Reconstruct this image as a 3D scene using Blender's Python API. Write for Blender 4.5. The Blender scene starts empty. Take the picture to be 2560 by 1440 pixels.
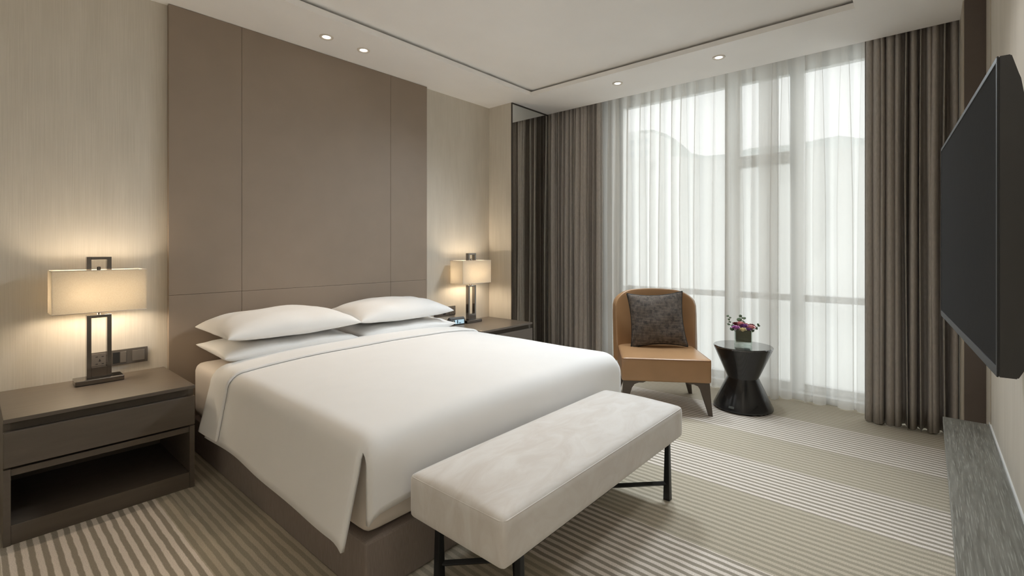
import bpy, bmesh, math, random
from mathutils import Vector, Matrix

# ------------------------------------------------------------------ camera, world, light, exposure
S = bpy.context.scene
COL = S.collection
PX_F = 1192.78            # focal length in pixels of the 2560 px wide frame
HEAD = 41.0856            # heading, degrees from +x towards +y
CAM_Z = 1.25
cam_d = bpy.data.cameras.new('camera')
cam_d.sensor_width = 36.0
cam_d.lens = 36.0 * PX_F / 2560.0
cam_d.shift_y = -(720 - 622) / 2560.0
cam_d.clip_start = 0.02
cam_d.clip_end = 2000
cam = bpy.data.objects.new('camera', cam_d)
COL.objects.link(cam)
cam.location = (0, 0, CAM_Z)
cam.rotation_euler = (math.radians(90), 0, math.radians(HEAD - 90))
S.camera = cam

SKY = 1.38
w = bpy.data.worlds.new('world'); S.world = w; w.use_nodes = True
bg = w.node_tree.nodes['Background']
bg.inputs[0].default_value = (0.97, 0.99, 1.0, 1)
bg.inputs[1].default_value = SKY

S.view_settings.view_transform = 'Standard'
S.view_settings.look = 'None'
S.view_settings.gamma = 1.0
S.view_settings.use_curve_mapping = False
S.view_settings.exposure = 0.78
cy = S.cycles
cy.max_bounces = 10; cy.diffuse_bounces = 6; cy.glossy_bounces = 4
cy.transmission_bounces = 6; cy.transparent_max_bounces = 16
cy.caustics_reflective = False; cy.caustics_refractive = False
cy.sample_clamp_indirect = 6.0
cy.use_denoising = True


def light(name, kind, loc, energy, color, rot=(0, 0, 0), **kw):
    d = bpy.data.lights.new(name, kind)
    d.energy = energy; d.color = color
    for k, v in kw.items():
        setattr(d, k, v)
    o = bpy.data.objects.new(name, d); COL.objects.link(o)
    o.location = loc; o.rotation_euler = rot
    return o


# daylight is sampled through this portal just outside the glass (no emission of its own)
po = light('window_portal', 'AREA', (4.82, 1.25, 1.45), 1.0, (1, 1, 1), (0, math.radians(90), 0),
           shape='RECTANGLE', size=3.0, size_y=2.8)
po.data.cycles.is_portal = True

WARM = (1.0, 0.83, 0.62)
WARM2 = (1.0, 0.80, 0.60)
NEUT = (1.0, 0.985, 0.96)
DAY = (0.88, 0.95, 1.0)
# ceiling spots: (x, y, watts, colour); the first four have fixtures, the rest are unseen added fill
SPOTS = [(1.665, 3.176, 15, WARM2), (1.958, 3.178, 15, WARM2), (3.841, 1.222, 140, DAY), (3.847, 2.098, 140, DAY),
         (1.1, 0.16, 18, NEUT), (2.5, 0.16, 18, NEUT), (0.2, 0.12, 160, NEUT), (-0.6, 0.12, 230, NEUT), (-1.4, 0.12, 260, NEUT), (-2.2, 0.7, 30, NEUT), (-2.2, 1.7, 30, NEUT), (-2.2, 2.8, 20, NEUT)]

SPOT_TILT = 40            # window-side spots tilted towards the bed, added fill imitating window light
R = math.radians

# ------------------------------------------------------------------ helpers
def lin(r, g, b):
    f = lambda c: (c / 255 / 12.92) if c / 255 <= 0.04045 else ((c / 255 + 0.055) / 1.055) ** 2.4
    return (f(r), f(g), f(b))


def tag(o, label=None, cat=None, group=None, kind=None):
    if label: o['label'] = label
    if cat: o['category'] = cat
    if group: o['group'] = group
    if kind: o['kind'] = kind
    return o


def empty(name, loc=(0, 0, 0), rz=0.0, label=None, cat=None, group=None, kind=None):
    o = bpy.data.objects.new(name, None); COL.objects.link(o)
    o.empty_display_size = 0.05
    o.location = loc; o.rotation_euler = (0, 0, rz)
    return tag(o, label, cat, group, kind)


def finish(name, bm, mat, parent=None, smooth=False, recalc=True):
    if recalc:
        bmesh.ops.recalc_face_normals(bm, faces=bm.faces)
    me = bpy.data.meshes.new(name); bm.to_mesh(me); bm.free()
    if smooth:
        for p in me.polygons: p.use_smooth = True
    if mat: me.materials.append(mat)
    o = bpy.data.objects.new(name, me); COL.objects.link(o)
    if parent: o.parent = parent
    return o


def add_box(bm, x0, x1, y0, y1, z0, z1, bev=0.0, seg=2):
    r = bmesh.ops.create_cube(bm, size=1.0)
    vs = r['verts']
    for v in vs:
        v.co = Vector((x0 + (v.co.x + .5) * (x1 - x0), y0 + (v.co.y + .5) * (y1 - y0), z0 + (v.co.z + .5) * (z1 - z0)))
    if bev > 0:
        es = list({e for v in vs for e in v.link_edges})
        bmesh.ops.bevel(bm, geom=es, offset=bev, segments=seg, affect='EDGES', profile=0.5)
    return vs


def box(name, b, mat, parent=None, bev=0.0, seg=2, smooth=False):
    bm = bmesh.new(); add_box(bm, *b, bev=bev, seg=seg)
    return finish(name, bm, mat, parent, smooth)


def rbox(h, r, n=(24, 12, 8), crown=0.0, bottom_r=None):
    """soft rounded box as bmesh; half sizes h, radius r, crowned top"""
    bm = bmesh.new()
    def axis(hh, k):
        # denser samples near the ends
        out = []
        for i in range(k + 1):
            t = -1 + 2 * i / k
            t = math.sin(t * math.pi / 2) * 0.55 + t * 0.45
            out.append(t * hh)
        return out
    ax = [axis(h[i], n[i]) for i in range(3)]
    cache = {}
    def vert(i, j, k):
        key = (i, j, k)
        if key in cache: return cache[key]
        p = Vector((ax[0][i], ax[1][j], ax[2][k]))
        q = Vector([max(-(h[a] - r), min(h[a] - r, p[a])) for a in range(3)])
        d = p - q
        if d.length > 1e-9:
            p = q + d.normalized() * r
        if crown and p.z > 0:
            p.z += crown * (max(0, 1 - (p.x / h[0]) ** 8)) * (max(0, 1 - (p.y / h[1]) ** 2)) * (p.z / h[2])
        cache[key] = bm.verts.new(p)
        return cache[key]
    nx, ny, nz = n
    for (a, b, f) in ((nx, ny, lambda i, j: (i, j, 0)), (nx, ny, lambda i, j: (i, j, nz)),
                      (nx, nz, lambda i, j: (i, 0, j)), (nx, nz, lambda i, j: (i, ny, j)),
                      (ny, nz, lambda i, j: (0, i, j)), (ny, nz, lambda i, j: (nx, i, j))):
        for i in range(a):
            for j in range(b):
                vs = [vert(*f(i, j)), vert(*f(i + 1, j)), vert(*f(i + 1, j + 1)), vert(*f(i, j + 1))]
                try: bm.faces.new(vs)
                except ValueError: pass
    return bm


def add_tube(bm, pts, r, seg=8, closed=False):
    pts = [Vector(p) for p in pts]
    n = len(pts); rings = []
    rr = r if isinstance(r, (list, tuple)) else [r] * n
    up = Vector((0, 0, 1))
    for i, p in enumerate(pts):
        a = pts[(i - 1) % n] if (closed or i > 0) else p
        b = pts[(i + 1) % n] if (closed or i < n - 1) else p
        t = (b - a).normalized()
        ref = up if abs(t.dot(up)) < 0.95 else Vector((1, 0, 0))
        s = t.cross(ref).normalized(); u = s.cross(t).normalized()
        rings.append([bm.verts.new(p + (s * math.cos(2 * math.pi * k / seg) + u * math.sin(2 * math.pi * k / seg)) * rr[i]) for k in range(seg)])
    m = n if closed else n - 1
    for i in range(m):
        A, B = rings[i], rings[(i + 1) % n]
        for k in range(seg):
            bm.faces.new((A[k], A[(k + 1) % seg], B[(k + 1) % seg], B[k]))
    if not closed:
        bm.faces.new(rings[0]); bm.faces.new(rings[-1])


def tube(name, pts, r, mat, parent=None, seg=8, closed=False):
    bm = bmesh.new(); add_tube(bm, pts, r, seg, closed)
    return finish(name, bm, mat, parent, True)


def lathe(name, prof, mat, parent=None, seg=48, loc=(0, 0, 0), smooth=True):
    bm = bmesh.new(); rings = []
    for (r, z) in prof:
        if r < 1e-6:
            rings.append([bm.verts.new((loc[0], loc[1], loc[2] + z))])
        else:
            rings.append([bm.verts.new((loc[0] + r * math.cos(2 * math.pi * k / seg), loc[1] + r * math.sin(2 * math.pi * k / seg), loc[2] + z)) for k in range(seg)])
    for A, B in zip(rings, rings[1:]):
        for k in range(seg):
            if len(A) == 1 and len(B) == 1: continue
            if len(A) == 1: bm.faces.new((A[0], B[k], B[(k + 1) % seg]))
            elif len(B) == 1: bm.faces.new((A[k], A[(k + 1) % seg], B[0]))
            else: bm.faces.new((A[k], A[(k + 1) % seg], B[(k + 1) % seg], B[k]))
    return finish(name, bm, mat, parent, smooth)


def prism(name, poly, axis, a, b, mat, parent=None, bev=0.0):
    """extrude a 2D polygon along an axis ('x','y','z') from a to b"""
    bm = bmesh.new()
    def P(p, t):
        return {'x': (t, p[0], p[1]), 'y': (p[0], t, p[1]), 'z': (p[0], p[1], t)}[axis]
    A = [bm.verts.new(P(p, a)) for p in poly]; B = [bm.verts.new(P(p, b)) for p in poly]
    bm.faces.new(A); bm.faces.new(B[::-1])
    n = len(poly)
    for i in range(n):
        bm.faces.new((A[i], A[(i + 1) % n], B[(i + 1) % n], B[i]))
    if bev:
        bmesh.ops.bevel(bm, geom=list(bm.edges), offset=bev, segments=2, affect='EDGES')
    return finish(name, bm, mat, parent)


def mod_bevel(o, wdt=0.004, seg=2):
    m = o.modifiers.new('bevel', 'BEVEL'); m.width = wdt; m.segments = seg; m.limit_method = 'ANGLE'
    return o


def copy_tree(o, parent=None):
    c = o.copy(); COL.objects.link(c); c.parent = parent
    for ch in list(o.children):
        copy_tree(ch, c)
    return c


# ------------------------------------------------------------------ materials
def mat_new(name):
    m = bpy.data.materials.new(name); m.use_nodes = True
    return m, m.node_tree, m.node_tree.nodes['Principled BSDF']


def nd(nt, t, **kw):
    n = nt.nodes.new(t)
    for k, v in kw.items(): setattr(n, k, v)
    return n


def simple(name, col, rough=0.6, metal=0.0, noise=0.0, nscale=30.0, bump=0.0, bscale=200.0, stretch=(1, 1, 1), sheen=0.0, spec=0.5, coat=0.0):
    m, nt, p = mat_new(name)
    p.inputs['Base Color'].default_value = (*col, 1)
    p.inputs['Roughness'].default_value = rough
    p.inputs['Metallic'].default_value = metal
    p.inputs['Specular IOR Level'].default_value = spec
    p.inputs['Coat Weight'].default_value = coat
    if sheen:
        p.inputs['Sheen Weight'].default_value = sheen
        p.inputs['Sheen Roughness'].default_value = 0.35
    L = nt.links.new
    if noise or bump:
        tc = nd(nt, 'ShaderNodeTexCoord'); mp = nd(nt, 'ShaderNodeMapping')
        mp.inputs['Scale'].default_value = stretch
        L(tc.outputs['Object'], mp.inputs['Vector'])
    if noise:
        nz = nd(nt, 'ShaderNodeTexNoise'); nz.inputs['Scale'].default_value = nscale; nz.inputs['Detail'].default_value = 5
        L(mp.outputs[0], nz.inputs['Vector'])
        cr = nd(nt, 'ShaderNodeValToRGB')
        cr.color_ramp.elements[0].position = 0.3; cr.color_ramp.elements[1].position = 0.7
        cr.color_ramp.elements[0].color = (*[c * (1 - noise) for c in col], 1)
        cr.color_ramp.elements[1].color = (*[min(1, c * (1 + noise)) for c in col], 1)
        L(nz.outputs['Fac'], cr.inputs[0]); L(cr.outputs[0], p.inputs['Base Color'])
    if bump:
        nb = nd(nt, 'ShaderNodeTexNoise'); nb.inputs['Scale'].default_value = bscale; nb.inputs['Detail'].default_value = 3
        L(mp.outputs[0], nb.inputs['Vector'])
        bp = nd(nt, 'ShaderNodeBump'); bp.inputs['Strength'].default_value = bump; bp.inputs['Distance'].default_value = 0.002
        L(nb.outputs['Fac'], bp.inputs['Height']); L(bp.outputs[0], p.inputs['Normal'])
    return m


def mat_wallpaper():
    m, nt, p = mat_new('ribbed_wallpaper'); L = nt.links.new
    tc = nd(nt, 'ShaderNodeTexCoord')
    mp = nd(nt, 'ShaderNodeMapping'); mp.inputs['Scale'].default_value = (210, 210, 3.0)
    n1 = nd(nt, 'ShaderNodeTexNoise'); n1.inputs['Scale'].default_value = 1.0; n1.inputs['Detail'].default_value = 4; n1.inputs['Roughness'].default_value = .6
    mp2 = nd(nt, 'ShaderNodeMapping'); mp2.inputs['Scale'].default_value = (9, 9, 2.0)
    n2 = nd(nt, 'ShaderNodeTexNoise'); n2.inputs['Scale'].default_value = 1.0; n2.inputs['Detail'].default_value = 3
    L(tc.outputs['Object'], mp.inputs[0]); L(mp.outputs[0], n1.inputs[0])
    L(tc.outputs['Object'], mp2.inputs[0]); L(mp2.outputs[0], n2.inputs[0])
    a = nd(nt, 'ShaderNodeMath', operation='MULTIPLY'); a.inputs[1].default_value = .6
    b = nd(nt, 'ShaderNodeMath', operation='MULTIPLY'); b.inputs[1].default_value = .4
    s = nd(nt, 'ShaderNodeMath', operation='ADD')
    L(n1.outputs['Fac'], a.inputs[0]); L(n2.outputs['Fac'], b.inputs[0]); L(a.outputs[0], s.inputs[0]); L(b.outputs[0], s.inputs[1])
    cr = nd(nt, 'ShaderNodeValToRGB')
    cr.color_ramp.elements[0].position = .30; cr.color_ramp.elements[1].position = .68
    cr.color_ramp.elements[0].color = (.56, .515, .44, 1); cr.color_ramp.elements[1].color = (.685, .635, .555, 1)
    L(s.outputs[0], cr.inputs[0]); L(cr.outputs[0], p.inputs['Base Color'])
    bp = nd(nt, 'ShaderNodeBump'); bp.inputs['Strength'].default_value = .25; bp.inputs['Distance'].default_value = .002
    L(n1.outputs['Fac'], bp.inputs['Height']); L(bp.outputs[0], p.inputs['Normal'])
    p.inputs['Roughness'].default_value = .75
    return m


def mat_carpet():
    m, nt, p = mat_new('striped_carpet'); L = nt.links.new
    tc = nd(nt, 'ShaderNodeTexCoord'); sp = nd(nt, 'ShaderNodeSeparateXYZ'); L(tc.outputs['Object'], sp.inputs[0])
    # little steps of the tufting along each stripe
    nz = nd(nt, 'ShaderNodeTexNoise'); nz.inputs['Scale'].default_value = 14; nz.inputs['Detail'].default_value = 2
    L(tc.outputs['Object'], nz.inputs[0])
    jit = nd(nt, 'ShaderNodeMath', operation='MULTIPLY_ADD'); jit.inputs[1].default_value = .008; jit.inputs[2].default_value = -.004
    L(nz.outputs['Fac'], jit.inputs[0])
    ad = nd(nt, 'ShaderNodeMath', operation='ADD'); L(sp.outputs[0], ad.inputs[0]); L(jit.outputs[0], ad.inputs[1])
    fr = nd(nt, 'ShaderNodeMath', operation='DIVIDE'); fr.inputs[1].default_value = .0382; L(ad.outputs[0], fr.inputs[0])
    sn = nd(nt, 'ShaderNodeMath', operation='MULTIPLY'); sn.inputs[1].default_value = 2 * math.pi; L(fr.outputs[0], sn.inputs[0])
    si = nd(nt, 'ShaderNodeMath', operation='SINE'); L(sn.outputs[0], si.inputs[0])
    st = nd(nt, 'ShaderNodeMapRange'); st.interpolation_type = 'SMOOTHSTEP'
    st.inputs['From Min'].default_value = -.35; st.inputs['From Max'].default_value = .35
    L(si.outputs[0], st.inputs['Value'])
    # bands of paler and of olive stripes
    mr = nd(nt, 'ShaderNodeMapRange'); mr.inputs['From Min'].default_value = -3; mr.inputs['From Max'].default_value = 5
    L(ad.outputs[0], mr.inputs['Value'])
    cr = nd(nt, 'ShaderNodeValToRGB'); cr.color_ramp.interpolation = 'CONSTANT'
    pale = [(-1.9, -1.4), (-.9, -.42), (.08, .60), (1.52, 2.01), (2.6, 3.05), (3.5, 4.0)]
    els = cr.color_ramp.elements
    els[0].position = 0; els[0].color = (0, 0, 0, 1)
    els.remove(els[1])
    for a, b in pale:
        e = els.new((a + 3) / 8); e.color = (1, 1, 1, 1)
        e = els.new((b + 3) / 8); e.color = (0, 0, 0, 1)
    L(mr.outputs[0], cr.inputs[0])
    def mix(c0, c1):
        x = nd(nt, 'ShaderNodeMix', data_type='RGBA'); x.inputs['A'].default_value = (*c0, 1); x.inputs['B'].default_value = (*c1, 1); return x
    hi = mix((.585, .53, .43), (.83, .765, .70)); lo = mix((.405, .365, .285), (.375, .335, .275))
    L(cr.outputs[0], hi.inputs['Factor']); L(cr.outputs[0], lo.inputs['Factor'])
    fin = nd(nt, 'ShaderNodeMix', data_type='RGBA')
    L(st.outputs[0], fin.inputs['Factor']); L(lo.outputs['Result'], fin.inputs['A']); L(hi.outputs['Result'], fin.inputs['B'])
    # tuft speckle
    sk = nd(nt, 'ShaderNodeTexNoise'); sk.inputs['Scale'].default_value = 260; sk.inputs['Detail'].default_value = 2
    L(tc.outputs['Object'], sk.inputs[0])
    mr2 = nd(nt, 'ShaderNodeMapRange'); mr2.inputs['From Min'].default_value = .3; mr2.inputs['From Max'].default_value = .7
    mr2.inputs['To Min'].default_value = .84; mr2.inputs['To Max'].default_value = 1.12
    L(sk.outputs['Fac'], mr2.inputs['Value'])
    mu = nd(nt, 'ShaderNodeMix', data_type='RGBA', blend_type='MULTIPLY'); mu.inputs['Factor'].default_value = 1
    L(fin.outputs['Result'], mu.inputs['A']); L(mr2.outputs[0], mu.inputs['B'])
    L(mu.outputs['Result'], p.inputs['Base Color'])
    bp = nd(nt, 'ShaderNodeBump'); bp.inputs['Strength'].default_value = .5; bp.inputs['Distance'].default_value = .004
    L(sk.outputs['Fac'], bp.inputs['Height']); L(bp.outputs[0], p.inputs['Normal'])
    p.inputs['Roughness'].default_value = .95; p.inputs['Specular IOR Level'].default_value = .1
    return m


def mat_wood():
    m, nt, p = mat_new('grey_oak'); L = nt.links.new
    tc = nd(nt, 'ShaderNodeTexCoord'); mp = nd(nt, 'ShaderNodeMapping'); mp.inputs['Scale'].default_value = (1.6, 26, 26)
    L(tc.outputs['Object'], mp.inputs[0])
    wv = nd(nt, 'ShaderNodeTexNoise'); wv.inputs['Scale'].default_value = 2.2; wv.inputs['Detail'].default_value = 7; wv.inputs['Roughness'].default_value = .65; wv.inputs['Distortion'].default_value = .6
    L(mp.outputs[0], wv.inputs[0])
    mp2 = nd(nt, 'ShaderNodeMapping'); mp2.inputs['Scale'].default_value = (9, 260, 260); L(tc.outputs['Object'], mp2.inputs[0])
    n2 = nd(nt, 'ShaderNodeTexNoise'); n2.inputs['Scale'].default_value = 1.0; n2.inputs['Detail'].default_value = 2
    L(mp2.outputs[0], n2.inputs[0])
    cr = nd(nt, 'ShaderNodeValToRGB'); cr.color_ramp.elements[0].position = .3; cr.color_ramp.elements[1].position = .72
    cr.color_ramp.elements[0].color = (.135, .13, .112, 1); cr.color_ramp.elements[1].color = (.27, .265, .235, 1)
    L(wv.outputs['Fac'], cr.inputs[0])
    cr2 = nd(nt, 'ShaderNodeValToRGB'); cr2.color_ramp.elements[0].position = .56; cr2.color_ramp.elements[1].position = .66
    cr2.color_ramp.elements[0].color = (0, 0, 0, 1); cr2.color_ramp.elements[1].color = (.55, .55, .55, 1)
    L(n2.outputs['Fac'], cr2.inputs[0])
    mx = nd(nt, 'ShaderNodeMix', data_type='RGBA'); L(cr2.outputs[0], mx.inputs['Factor']); L(cr.outputs[0], mx.inputs['A'])
    mx.inputs['B'].default_value = (.42, .42, .38, 1)
    L(mx.outputs['Result'], p.inputs['Base Color'])
    p.inputs['Roughness'].default_value = .42
    bp = nd(nt, 'ShaderNodeBump'); bp.inputs['Strength'].default_value = .3; bp.inputs['Distance'].default_value = .001
    L(n2.outputs['Fac'], bp.inputs['Height']); L(bp.outputs[0], p.inputs['Normal'])
    return m


def mat_sheer():
    m = bpy.data.materials.new('white_voile'); m.use_nodes = True; nt = m.node_tree; nt.nodes.clear(); L = nt.links.new
    out = nd(nt, 'ShaderNodeOutputMaterial')
    tr = nd(nt, 'ShaderNodeBsdfTransparent'); tr.inputs[0].default_value = (1, 1, 1, 1)
    tl = nd(nt, 'ShaderNodeBsdfTranslucent'); tl.inputs[0].default_value = (.92, .91, .89, 1)
    df = nd(nt, 'ShaderNodeBsdfDiffuse'); df.inputs[0].default_value = (.80, .78, .75, 1)
    a = nd(nt, 'ShaderNodeMixShader'); a.inputs[0].default_value = .45
    L(tl.outputs[0], a.inputs[1]); L(df.outputs[0], a.inputs[2])
    b = nd(nt, 'ShaderNodeMixShader'); b.inputs[0].default_value = .75
    L(tr.outputs[0], b.inputs[1]); L(a.outputs[0], b.inputs[2]); L(b.outputs[0], out.inputs[0])
    return m


def mat_glass(name, tint=(1, 1, 1), refl=.06):
    m = bpy.data.materials.new(name); m.use_nodes = True; nt = m.node_tree; nt.nodes.clear(); L = nt.links.new
    out = nd(nt, 'ShaderNodeOutputMaterial')
    tr = nd(nt, 'ShaderNodeBsdfTransparent'); tr.inputs[0].default_value = (*tint, 1)
    gl = nd(nt, 'ShaderNodeBsdfGlossy'); gl.inputs['Roughness'].default_value = .02; gl.inputs[0].default_value = (1, 1, 1, 1)
    mx = nd(nt, 'ShaderNodeMixShader'); mx.inputs[0].default_value = refl
    L(tr.outputs[0], mx.inputs[1]); L(gl.outputs[0], mx.inputs[2]); L(mx.outputs[0], out.inputs[0])
    return m


def mat_shade():
    m = bpy.data.materials.new('linen_shade'); m.use_nodes = True; nt = m.node_tree; nt.nodes.clear(); L = nt.links.new
    out = nd(nt, 'ShaderNodeOutputMaterial')
    tc = nd(nt, 'ShaderNodeTexCoord'); mp = nd(nt, 'ShaderNodeMapping'); mp.inputs['Scale'].default_value = (420, 420, 160)
    L(tc.outputs['Object'], mp.inputs[0])
    nz = nd(nt, 'ShaderNodeTexNoise'); nz.inputs['Scale'].default_value = 1; nz.inputs['Detail'].default_value = 3; L(mp.outputs[0], nz.inputs[0])
    cr = nd(nt, 'ShaderNodeValToRGB'); cr.color_ramp.elements[0].position = .3; cr.color_ramp.elements[1].position = .65
    cr.color_ramp.elements[0].color = (.84, .78, .69, 1); cr.color_ramp.elements[1].color = (.92, .88, .80, 1)
    L(nz.outputs['Fac'], cr.inputs[0])
    tl = nd(nt, 'ShaderNodeBsdfTranslucent'); df = nd(nt, 'ShaderNodeBsdfDiffuse')
    dk = nd(nt, 'ShaderNodeMix', data_type='RGBA', blend_type='MULTIPLY'); dk.inputs['Factor'].default_value = 1; dk.inputs['B'].default_value = (.46, .45, .43, 1)
    L(cr.outputs[0], dk.inputs['A']); L(dk.outputs['Result'], tl.inputs[0]); L(cr.outputs[0], df.inputs[0])
    a = nd(nt, 'ShaderNodeMixShader'); a.inputs[0].default_value = .40
    L(tl.outputs[0], a.inputs[1]); L(df.outputs[0], a.inputs[2]); L(a.outputs[0], out.inputs[0])
    return m


def mat_emit(name, col, s):
    m = bpy.data.materials.new(name); m.use_nodes = True; nt = m.node_tree; nt.nodes.clear()
    out = nd(nt, 'ShaderNodeOutputMaterial'); e = nd(nt, 'ShaderNodeEmission')
    e.inputs[0].default_value = (*col, 1); e.inputs[1].default_value = s
    nt.links.new(e.outputs[0], out.inputs[0])
    return m


def mat_velvet():
    m, nt, p = mat_new('brushed_velvet'); L = nt.links.new
    tc = nd(nt, 'ShaderNodeTexCoord')
    mp = nd(nt, 'ShaderNodeMapping'); mp.inputs['Scale'].default_value = (3, 7, 3); mp.inputs['Rotation'].default_value = (0, 0, .5)
    L(tc.outputs['Object'], mp.inputs[0])
    n1 = nd(nt, 'ShaderNodeTexNoise'); n1.inputs['Scale'].default_value = 1.6; n1.inputs['Detail'].default_value = 6; n1.inputs['Roughness'].default_value = .6; n1.inputs['Distortion'].default_value = 1.2
    L(mp.outputs[0], n1.inputs[0])
    cr = nd(nt, 'ShaderNodeValToRGB'); cr.color_ramp.elements[0].position = .36; cr.color_ramp.elements[1].position = .66
    cr.color_ramp.elements[0].color = (.66, .62, .58, 1); cr.color_ramp.elements[1].color = (.75, .73, .705, 1)
    L(n1.outputs['Fac'], cr.inputs[0]); L(cr.outputs[0], p.inputs['Base Color'])
    p.inputs['Roughness'].default_value = .8; p.inputs['Sheen Weight'].default_value = .6; p.inputs['Sheen Roughness'].default_value = .4
    return m


def mat_tweed():
    m, nt, p = mat_new('dark_tweed'); L = nt.links.new
    tc = nd(nt, 'ShaderNodeTexCoord'); sp = nd(nt, 'ShaderNodeSeparateXYZ'); L(tc.outputs['Object'], sp.inputs[0])
    nz = nd(nt, 'ShaderNodeTexNoise'); nz.inputs['Scale'].default_value = 35; nz.inputs['Detail'].default_value = 3; L(tc.outputs['Object'], nz.inputs[0])
    outs = []
    for ax, f in ((0, 92), (2, 78)):
        a = nd(nt, 'ShaderNodeMath', operation='MULTIPLY'); a.inputs[1].default_value = f * 2 * math.pi / 1.0; L(sp.outputs[ax], a.inputs[0])
        b = nd(nt, 'ShaderNodeMath', operation='SINE'); L(a.outputs[0], b.inputs[0])
        c = nd(nt, 'ShaderNodeMapRange'); c.inputs['From Min'].default_value = .45; c.inputs['From Max'].default_value = .8; L(b.outputs[0], c.inputs['Value'])
        outs.append(c)
    mx = nd(nt, 'ShaderNodeMath', operation='MAXIMUM'); L(outs[0].outputs[0], mx.inputs[0]); L(outs[1].outputs[0], mx.inputs[1])
    g = nd(nt, 'ShaderNodeMapRange'); g.inputs['From Min'].default_value = .25; g.inputs['From Max'].default_value = .6; L(nz.outputs['Fac'], g.inputs['Value'])
    mm = nd(nt, 'ShaderNodeMath', operation='MULTIPLY'); L(mx.outputs[0], mm.inputs[0]); L(g.outputs[0], mm.inputs[1])
    cm = nd(nt, 'ShaderNodeMix', data_type='RGBA'); cm.inputs['A'].default_value = (.035, .031, .03, 1); cm.inputs['B'].default_value = (.26, .21, .17, 1)
    L(mm.outputs[0], cm.inputs['Factor']); L(cm.outputs['Result'], p.inputs['Base Color'])
    p.inputs['Roughness'].default_value = .9
    return m


M = {}
M['wallpaper'] = mat_wallpaper()
M['carpet'] = mat_carpet()
M['oak'] = mat_wood()
M['sheer'] = mat_sheer()
M['shade'] = mat_shade()
M['velvet'] = mat_velvet()
M['tweed'] = mat_tweed()
M['pane'] = mat_glass('window_glass', (.97, .98, .97), .05)
M['vase'] = mat_glass('vase_glass', (.93, .97, .95), .14)
M['ceiling'] = simple('ceiling_paint', (.93, .915, .895), .85, noise=.015, nscale=3)
M['plain'] = simple('plain_paint', (.74, .71, .66), .8, noise=.02, nscale=4)
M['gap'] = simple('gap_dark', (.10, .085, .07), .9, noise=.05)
M['leather_panel'] = simple('taupe_leather', (.295, .232, .180), .55, noise=.03, nscale=6, bump=.12, bscale=500)
M['brown_panel'] = simple('brown_lacquer', (.125, .098, .084), .45, noise=.03)
M['trim'] = simple('pale_trim', (.55, .50, .42), .5, noise=.02)
M['night'] = simple('taupe_veneer', (.115, .094, .075), .34, noise=.08, nscale=3, stretch=(2, 14, 14), bump=.05, bscale=90)
M['white'] = simple('white_cotton', (.86, .857, .85), .8, noise=.008, nscale=8, bump=.10, bscale=7, sheen=.1)
M['fold'] = simple('white_cotton_fold', (.86, .857, .85), .8, noise=.008, nscale=8, bump=.10, bscale=9, sheen=.1)
M['sheet'] = simple('ivory_sheet', (.72, .66, .60), .8, noise=.01, nscale=9, bump=.08, bscale=10)
M['base'] = simple('mauve_fabric', (.27, .225, .20), .9, noise=.12, nscale=1.0, stretch=(300, 300, 25), bump=.3, bscale=400)
M['bronze'] = simple('polished_dark_nickel', (.22, .20, .185), .13, metal=1.0, noise=.03, nscale=5)
M['black_metal'] = simple('black_steel', (.030, .032, .034), .35, metal=.6, noise=.05)
M['plate'] = simple('graphite_plate', (.14, .125, .11), .35, metal=.4, noise=.03)
M['plate_mod'] = simple('graphite_module', (.18, .16, .14), .35, metal=.3, noise=.03)
M['slot'] = simple('slot_black', (.012, .012, .012), .6, noise=.02)
M['tan'] = simple('tan_leather', (.40, .232, .116), .29, noise=.05, nscale=7, bump=.06, bscale=350)
M['tan_pipe'] = simple('tan_piping', (.25, .125, .055), .5, noise=.03)
M['leg_brown'] = simple('taupe_metal_leg', (.10, .078, .062), .4, metal=.3, noise=.03)
M['lacquer'] = simple('black_lacquer', (.012, .012, .013), .07, noise=.02, coat=1.0, spec=.9)
M['lacquer_side'] = simple('black_lacquer_side', (.014, .014, .015), .24, noise=.02, coat=.2, spec=.5)
M['curtain'] = simple('taupe_curtain', (.44, .405, .375), .85, noise=.10, nscale=1.0, stretch=(120, 120, 30), sheen=.15)
M['alu'] = simple('grey_aluminium', (.78, .80, .79), .4, metal=.2, noise=.02)
M['alu_white'] = simple('white_rail', (.80, .82, .82), .4, noise=.02)
M['tvblack'] = simple('tv_black', (.046, .046, .046), .45, noise=.03)
M['tvbezel'] = simple('tv_bezel', (.05, .051, .053), .5, metal=.0, noise=.02, spec=.12)
M['screen'] = simple('tv_screen', (.05, .05, .05), .6, noise=.02, spec=.0)
M['mirror'] = simple('tinted_mirror', (.84, .86, .84), .0, metal=1.0, noise=.01, nscale=2)
M['mframe'] = simple('mirror_frame', (.06, .05, .042), .4, metal=.4, noise=.03)
M['ring'] = simple('downlight_ring', (.72, .66, .58), .5, noise=.02)
M['reflector'] = simple('downlight_cup', (.80, .74, .66), .35, metal=.3, noise=.02)
M['lens'] = mat_emit('downlight_lens', (1, .93, .82), 7)
M['lens_dim'] = mat_emit('downlight_lens_cool', (1, .95, .87), 5)
M['bulb'] = mat_emit('bulb_glow', (1, .78, .5), 3)
M['lcd'] = mat_emit('clock_screen_light', (.52, .72, .82), .55)
M['lcd_dark'] = simple('clock_digit', (.03, .06, .10), .5, noise=.02)
M['btn'] = simple('clock_button', (.55, .58, .52), .4, noise=.02)
M['hill'] = simple('hazy_hill', (.58, .62, .605), .95, noise=.06, nscale=.03)  # distance haze is put into this pale base colour
M['treeline'] = simple('hazy_treeline', (.72, .73, .71), .95, noise=.04, nscale=.05)  # paled in the colour to stand for haze
M['ground'] = simple('pale_ground', (.68, .69, .68), .95, noise=.05, nscale=.02)
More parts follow.
